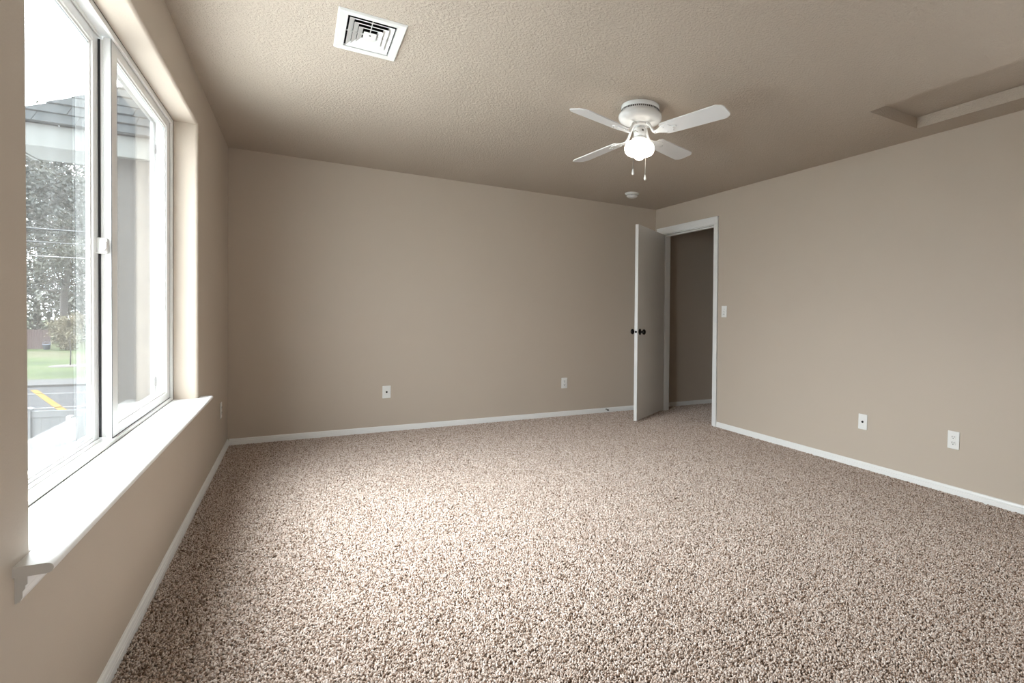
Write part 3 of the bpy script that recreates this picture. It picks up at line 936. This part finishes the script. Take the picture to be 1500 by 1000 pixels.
# ------------------------------------------------------------------ outside: the house wing past the window
wing = empty('house_wing', (-0.5, 0.12, -2.9))
tag(wing, 'projecting house wing with greige siding and dark shingle roof outside the window', 'house wing')
WI = Matrix.Translation(wing.location).inverted()
def wbuild(mb, name, mat, parent=wing, inv=True):
    o = mb.build(name, mat, parent)
    o.matrix_parent_inverse = WI
    return o
EZ0, EZ1 = 2.255, 2.412
m = MB(); m.box((-0.80, 0.12, -2.9), (-0.2, 0.50, EZ0 + .01)); wbuild(m, 'wall', M['siding'])
m = MB()
m.box((-1.270, 0.0, EZ0), (-0.2, 0.022, EZ1), 0.002); m.box((-1.282, 0.0, EZ0), (-1.262, 0.54, EZ1), 0.002)
wbuild(m, 'fascia', M['fascia'])
m = MB(); m.box((-1.262, 0.022, EZ0 + .010), (-0.2, 0.54, EZ0 + .022)); wbuild(m, 'soffit', M['fascia'])
def wing_roof():
    m = MB()
    slope = 0.92
    n = 6
    step = 0.105
    x0, y0, z0 = -1.315, -0.035, EZ1 + 0.002
    rnd = random.Random(4)
    for k in range(n):                       # shingle courses, each a thin wedge with staggered tab cuts
        ya, yb = k * step, (k + 1) * step + 0.02
        za, zb = ya * slope, yb * slope
        x = x0 + ya
        gap = 0.004
        first = True
        while x < -0.2:
            w = 0.16 + rnd.random() * 0.16
            xb = min(-0.2, x + w)
            th = 0.010 + rnd.random() * 0.006
            bm = m.bm
            xl2 = max(x, x0 + yb)
            if xl2 < xb:
                p = [(x, y0 + ya, z0 + za), (xb - gap, y0 + ya, z0 + za), (xb - gap, y0 + yb, z0 + zb), (xl2, y0 + yb, z0 + zb)]
                A = [bm.verts.new(q) for q in p]
                B = [bm.verts.new((q[0], q[1] - th * 0.6, q[2] + th)) for q in p[:2]] + [bm.verts.new((q[0], q[1], q[2] + 0.002)) for q in p[2:]]
                bm.faces.new(A); bm.faces.new(B[::-1])
                for i in range(4):
                    j = (i + 1) % 4
                    bm.faces.new((A[i], B[i], B[j], A[j]))
            x = xb
    # west face behind the hip and a deck under the courses
    H = n * step
    bm = m.bm
    v = [bm.verts.new(q) for q in ((x0, y0, z0), (x0, y0 + H, z0), (x0 + H, y0 + H, z0 + H * slope))]
    bm.faces.new(v)
    v = [bm.verts.new(q) for q in ((x0, y0 + H, z0 - .002), (-0.2, y0 + H, z0 - .002), (-0.2, y0 + H, z0 + H * slope), (x0 + H, y0 + H, z0 + H * slope))]
    bm.faces.new(v)
    v = [bm.verts.new(q) for q in ((x0, y0, z0 - .002), (-0.2, y0, z0 - .002), (-0.2, y0 + H, z0 - .002 + H * slope), (x0 + H, y0 + H, z0 - .002 + H * slope))]
    bm.faces.new(v)
    wbuild(m, 'roof', M['shingle'])
wing_roof()

# ------------------------------------------------------------------ outside: ground, road, lawn
G = -2.9
def ground(name, mat, x0, x1, y0, y1, z0, z1, label, cat):
    o = MB().box((x0, y0, z0), (x1, y1, z1)).build(name, mat)
    tag(o, label, cat, kind='structure')
ground('ground', M['bounce_ground'], -60, -0.2, -30, 11.5, G - .3, G - .02, 'unseen yard below the window, made pale to bounce light indoors', 'ground')
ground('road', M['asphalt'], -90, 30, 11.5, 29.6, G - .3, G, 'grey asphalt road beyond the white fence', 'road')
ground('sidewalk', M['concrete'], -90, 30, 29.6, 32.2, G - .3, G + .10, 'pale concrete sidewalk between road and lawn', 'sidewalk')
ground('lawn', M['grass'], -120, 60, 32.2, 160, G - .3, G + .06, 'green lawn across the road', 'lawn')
def road_line(pa, pb, w, mat, label):
    a, b = Vector(pa), Vector(pb)
    d = (b - a).normalized(); n = Vector((-d.y, d.x)) * w / 2
    m = MB(); m.prism([tuple(a + n), tuple(b + n), tuple(b - n), tuple(a - n)], 'z', G + .001, G + .008)
    tag(m.build('road_marking', mat), label, 'road marking', kind='structure')
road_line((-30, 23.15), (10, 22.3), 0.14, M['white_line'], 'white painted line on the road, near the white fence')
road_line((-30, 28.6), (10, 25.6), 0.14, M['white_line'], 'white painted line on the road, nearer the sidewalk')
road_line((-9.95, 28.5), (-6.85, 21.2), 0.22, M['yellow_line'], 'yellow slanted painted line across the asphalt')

# white vinyl fence
vf = empty('vinyl_fence', (-4.0, 10.21, G))
tag(vf, 'white vinyl privacy fence below the window', 'fence')
fd = Vector((0.905, -0.136, 0)).normalized(); fang = math.atan2(fd.y, fd.x)
vf.rotation_euler = (0, 0, fang)
FT = 1.75
posts = [-2.78, -0.40, 1.98, 4.36]
for i in range(3):
    m = MB(); x = posts[i] + .064
    while x < posts[i + 1] - .065:
        m.box((x + .003, -.011, .10), (min(x + .15, posts[i + 1] - .064), .011, FT - .13)); m.box((x - .004, -.007, .10), (x + .004, .007, FT - .13)); x += .15
    m.build('panel', M['fence_vinyl'], vf)
    m = MB(); m.box((posts[i] + .06, -.025, FT - .14), (posts[i + 1] - .06, .025, FT), .006); m.build('top_rail', M['fence_vinyl'], vf)
    m = MB(); m.box((posts[i] + .06, -.025, .03), (posts[i + 1] - .06, .025, .13), .006); m.build('bottom_rail', M['fence_vinyl'], vf)
for x in posts:
    m = MB(); m.box((x - .064, -.064, -0.05), (x + .064, .064, FT + .03), .004); p_ = m.build('post', M['fence_vinyl'], vf)
    m = MB(); m.prism([(x - .075, FT + .03), (x + .075, FT + .03), (x + .075, FT + .05), (x, FT + .085), (x - .075, FT + .05)], 'y', -.075, .075); m.build('post_cap', M['fence_vinyl'], p_)

# brown board fence at the back of the lawn
wf = empty('wooden_fence', (-20.5, 57.2, G))
tag(wf, 'reddish brown wooden board fence at the edge of the lawn', 'fence')
rnd = random.Random(7)
m = MB(); x = -9.0
while x < 2.55:
    h = 1.66 + rnd.random() * .05
    m.box((x, 0, 0), (x + .15, .025, h)); x += .165
m.build('boards', M['cedar'], wf)
for z in (.35, 1.35):
    m = MB(); m.box((-9, .025, z), (2.55, .075, z + .09)); m.build('rail', M['cedar'], wf)
for x in (-8.9, -6.5, -4.1, -1.7, 0.6, 2.45):
    m = MB(); m.box((x, .025, -.1), (x + .1, .125, 1.72)); m.build('post', M['cedar'], wf)
# small blue-grey tub at its end
tb = empty('garden_tub', (-17.75, 56.2, G + .06))
tag(tb, 'small blue grey tub on the grass at the end of the wooden fence', 'tub')
m = MB(); m.lathe([(0, 0), (.17, 0), (.25, .40), (.28, .41), (.28, .44), (.23, .44), (.16, .06), (0, .06)], 20); m.build('bucket', M['blue_bin'], tb)
m = MB(); m.tube([(-.26, 0, .42), (-.2, 0, .6), (0, 0, .68), (.2, 0, .6), (.26, 0, .42)], .02, 8); m.build('handle', M['blue_bin'], tb)

# ------------------------------------------------------------------ trees
def leaf_quads(m, c, n, spread, size, rnd):
    for _ in range(n):
        p = Vector((rnd.gauss(0, spread), rnd.gauss(0, spread), rnd.gauss(0, spread * .75))) + c
        a = Vector((rnd.uniform(-1, 1), rnd.uniform(-1, 1), rnd.uniform(-1, 1))).normalized()
        b = a.orthogonal().normalized()
        t = rnd.uniform(0, 2 * PI)
        b = (b * math.cos(t) + a.cross(b) * math.sin(t))
        s = size * rnd.uniform(.6, 1.3)
        u, v = a * s, b * s * .5
        m.bm.faces.new([m.bm.verts.new(q) for q in (p - u, p + v, p + u, p - v)])
def tree(name, loc, h, crown, trunk_r, leaf, n_br, n_leaf, lsize, spread, seed, label, bare=0.25, group='trees beyond the lawn', lean=0.0):
    rnd = random.Random(seed)
    e = empty(name, loc); tag(e, label, 'tree', group)
    tr, fo = MB(), MB()
    top = Vector((lean, 0, h * .92))
    pts = [Vector((lean * t * t + rnd.gauss(0, .02 * h * t), rnd.gauss(0, .02 * h * t), h * .92 * t)) for t in [k / 8 for k in range(9)]]
    tr.tube(pts, [trunk_r * (1 - .88 * k / 8) for k in range(9)], 8)
    for i in range(n_br):
        t = bare + (1 - bare) * (i + rnd.random()) / n_br
        k = min(7, int(t * 8)); fr = t * 8 - k
        s = pts[k].lerp(pts[k + 1], min(1, fr))
        a = i * 2.4 + rnd.uniform(-.5, .5)
        L = crown * (math.sin(PI * min(1, .18 + .8 * (1 - t))) ** .7) * rnd.uniform(.7, 1.1)
        up = rnd.uniform(.05, .55)
        d = Vector((math.cos(a), math.sin(a), up)).normalized()
        br = [s, s + d * L * .5 + Vector((0, 0, -.02 * L)), s + d * L + Vector((rnd.gauss(0, .08 * L), rnd.gauss(0, .08 * L), .08 * L))]
        r0 = trunk_r * .38 * (1 - .7 * t)
        tr.tube(br, [r0, r0 * .55, r0 * .2], 6)
        for q in range(3):                     # twigs
            f = rnd.uniform(.35, .95)
            b0 = s.lerp(br[2], f); td = (d + Vector((rnd.gauss(0, .7), rnd.gauss(0, .7), rnd.gauss(.1, .5)))).normalized()
            b1 = b0 + td * L * .38
            tr.tube([b0, b1], [r0 * .3, r0 * .1], 5)
            leaf_quads(fo, b1, n_leaf // 4, spread * .7, lsize, rnd)
        leaf_quads(fo, br[2], n_leaf // 4, spread * .8, lsize, rnd)
        leaf_quads(fo, br[1], n_leaf // 6, spread, lsize, rnd)
    tr.build('trunk', M['bark'], e)
    fo.build('foliage', M[leaf], e, fix=False)
    return e
tree('broadleaf_tree', (-18.0, 61.0, G), 20.5, 4.4, .32, 'leaf_olive', 50, 330, .15, .75, 3, 'tall grey green tree behind the end of the wooden fence')
tree('broadleaf_tree', (-24.8, 77.5, G), 23.0, 5.4, .34, 'leaf_dark', 52, 340, .17, .95, 5, 'dense dark green tree farther behind the wooden fence', .14)
tree('bare_tree', (-25.4, 93.5, G), 22.0, 5.2, .28, 'leaf_pale', 50, 200, .15, .90, 8, 'pale half bare tree standing farthest back, on the side of the window latch', .12)
tree('yellow_shrub', (-16.3, 55.2, G), 2.9, .85, .06, 'leaf_yellow', 22, 150, .09, .28, 12, 'low yellowing bush beside the blue grey tub', .08, 'shrubs below the trees')
tree('yellow_shrub', (-13.3, 56.4, G), 2.5, .85, .06, 'leaf_yellow', 22, 150, .09, .28, 14, 'low yellowing bush beyond the sapling, farther from the tub', .08, 'shrubs below the trees')
tree('pine_tree', (-13.0, 33.6, G), 13.4, 3.2, .20, 'leaf_dark', 38, 240, .11, .36, 21, 'nearer tree with clumped grey green foliage just past the sidewalk', .52, lean=.8)
# hedge closing the far edge of the lawn
hd = MB(); rnd = random.Random(31)
for _ in range(9000):
    x = rnd.uniform(-40, -8); t = rnd.random() ** .8
    leaf_quads(hd, Vector((x, 67.5 + rnd.gauss(0, .7), G + .2 + t * (4.6 + .9 * math.sin(x * .9) + .6 * math.sin(x * 2.3)))), 1, .25, .26, rnd)
tag(hd.build('hedge', M['leaf_olive'], fix=False), 'dense grey green hedge along the far edge of the lawn', 'hedge')
# staked sapling on its mulch bed
sp = empty('sapling', (-11.9, 40.1, G + .06)); tag(sp, 'thin young sapling standing in a mulch bed on the lawn', 'tree')
m = MB(); m.tube([(0, 0, 0), (.02, 0, .9), (-.02, 0, 1.5), (.03, .02, 2.1)], [.035, .03, .022, .01], 8)
for k, (a, z) in enumerate(((.3, 1.2), (2.2, 1.4), (4.0, 1.55), (5.3, 1.7), (1.2, 1.8))):
    m.tube([(0, 0, z), (.3 * math.cos(a), .3 * math.sin(a), z + .35)], [.012, .004], 6)
m.build('trunk', M['bark'], sp)
m = MB(); rnd = random.Random(2)
leaf_quads(m, Vector((0, 0, 1.9)), 120, .22, .07, rnd); m.build('foliage', M['leaf_yellow'], sp, fix=False)
m = MB(); m.lathe([(0, .06), (.5, .05), (.95, .02), (1.0, -.01), (0, -.01)], 24); m.build('mulch_bed', M['mulch'], sp)

# utility wires across the view
def wire(name, y, x0, z0, x1, z1, sag, r, mat, label):
    pts = []
    for k in range(21):
        t = k / 20
        pts.append((x0 + (x1 - x0) * t, y, z0 + (z1 - z0) * t - sag * 4 * t * (1 - t)))
    m = MB(); m.tube(pts, r, 6)
    tag(m.build(name, mat), label, 'cable', 'utility wires outside')
wire('exterior_utility_wire', 20.0, -17.5, 3.95, 6.0, 3.95, .30, .026, M['wire'], 'topmost dark cable crossing in front of the trees')
wire('exterior_utility_wire', 20.0, -17.5, 3.50, 6.0, 3.50, .30, .018, M['wire'], 'thinner dark cable below the topmost one')
wire('exterior_utility_wire', 20.0, -17.5, 3.10, 6.0, 3.10, .38, .014, M['pale_wire'], 'pale sagging cable below both dark ones')
wire('exterior_utility_wire', 20.0, -17.5, 8.62, 6.0, 7.75, .10, .012, M['wire'], 'thin high cable against the white sky above the roof')
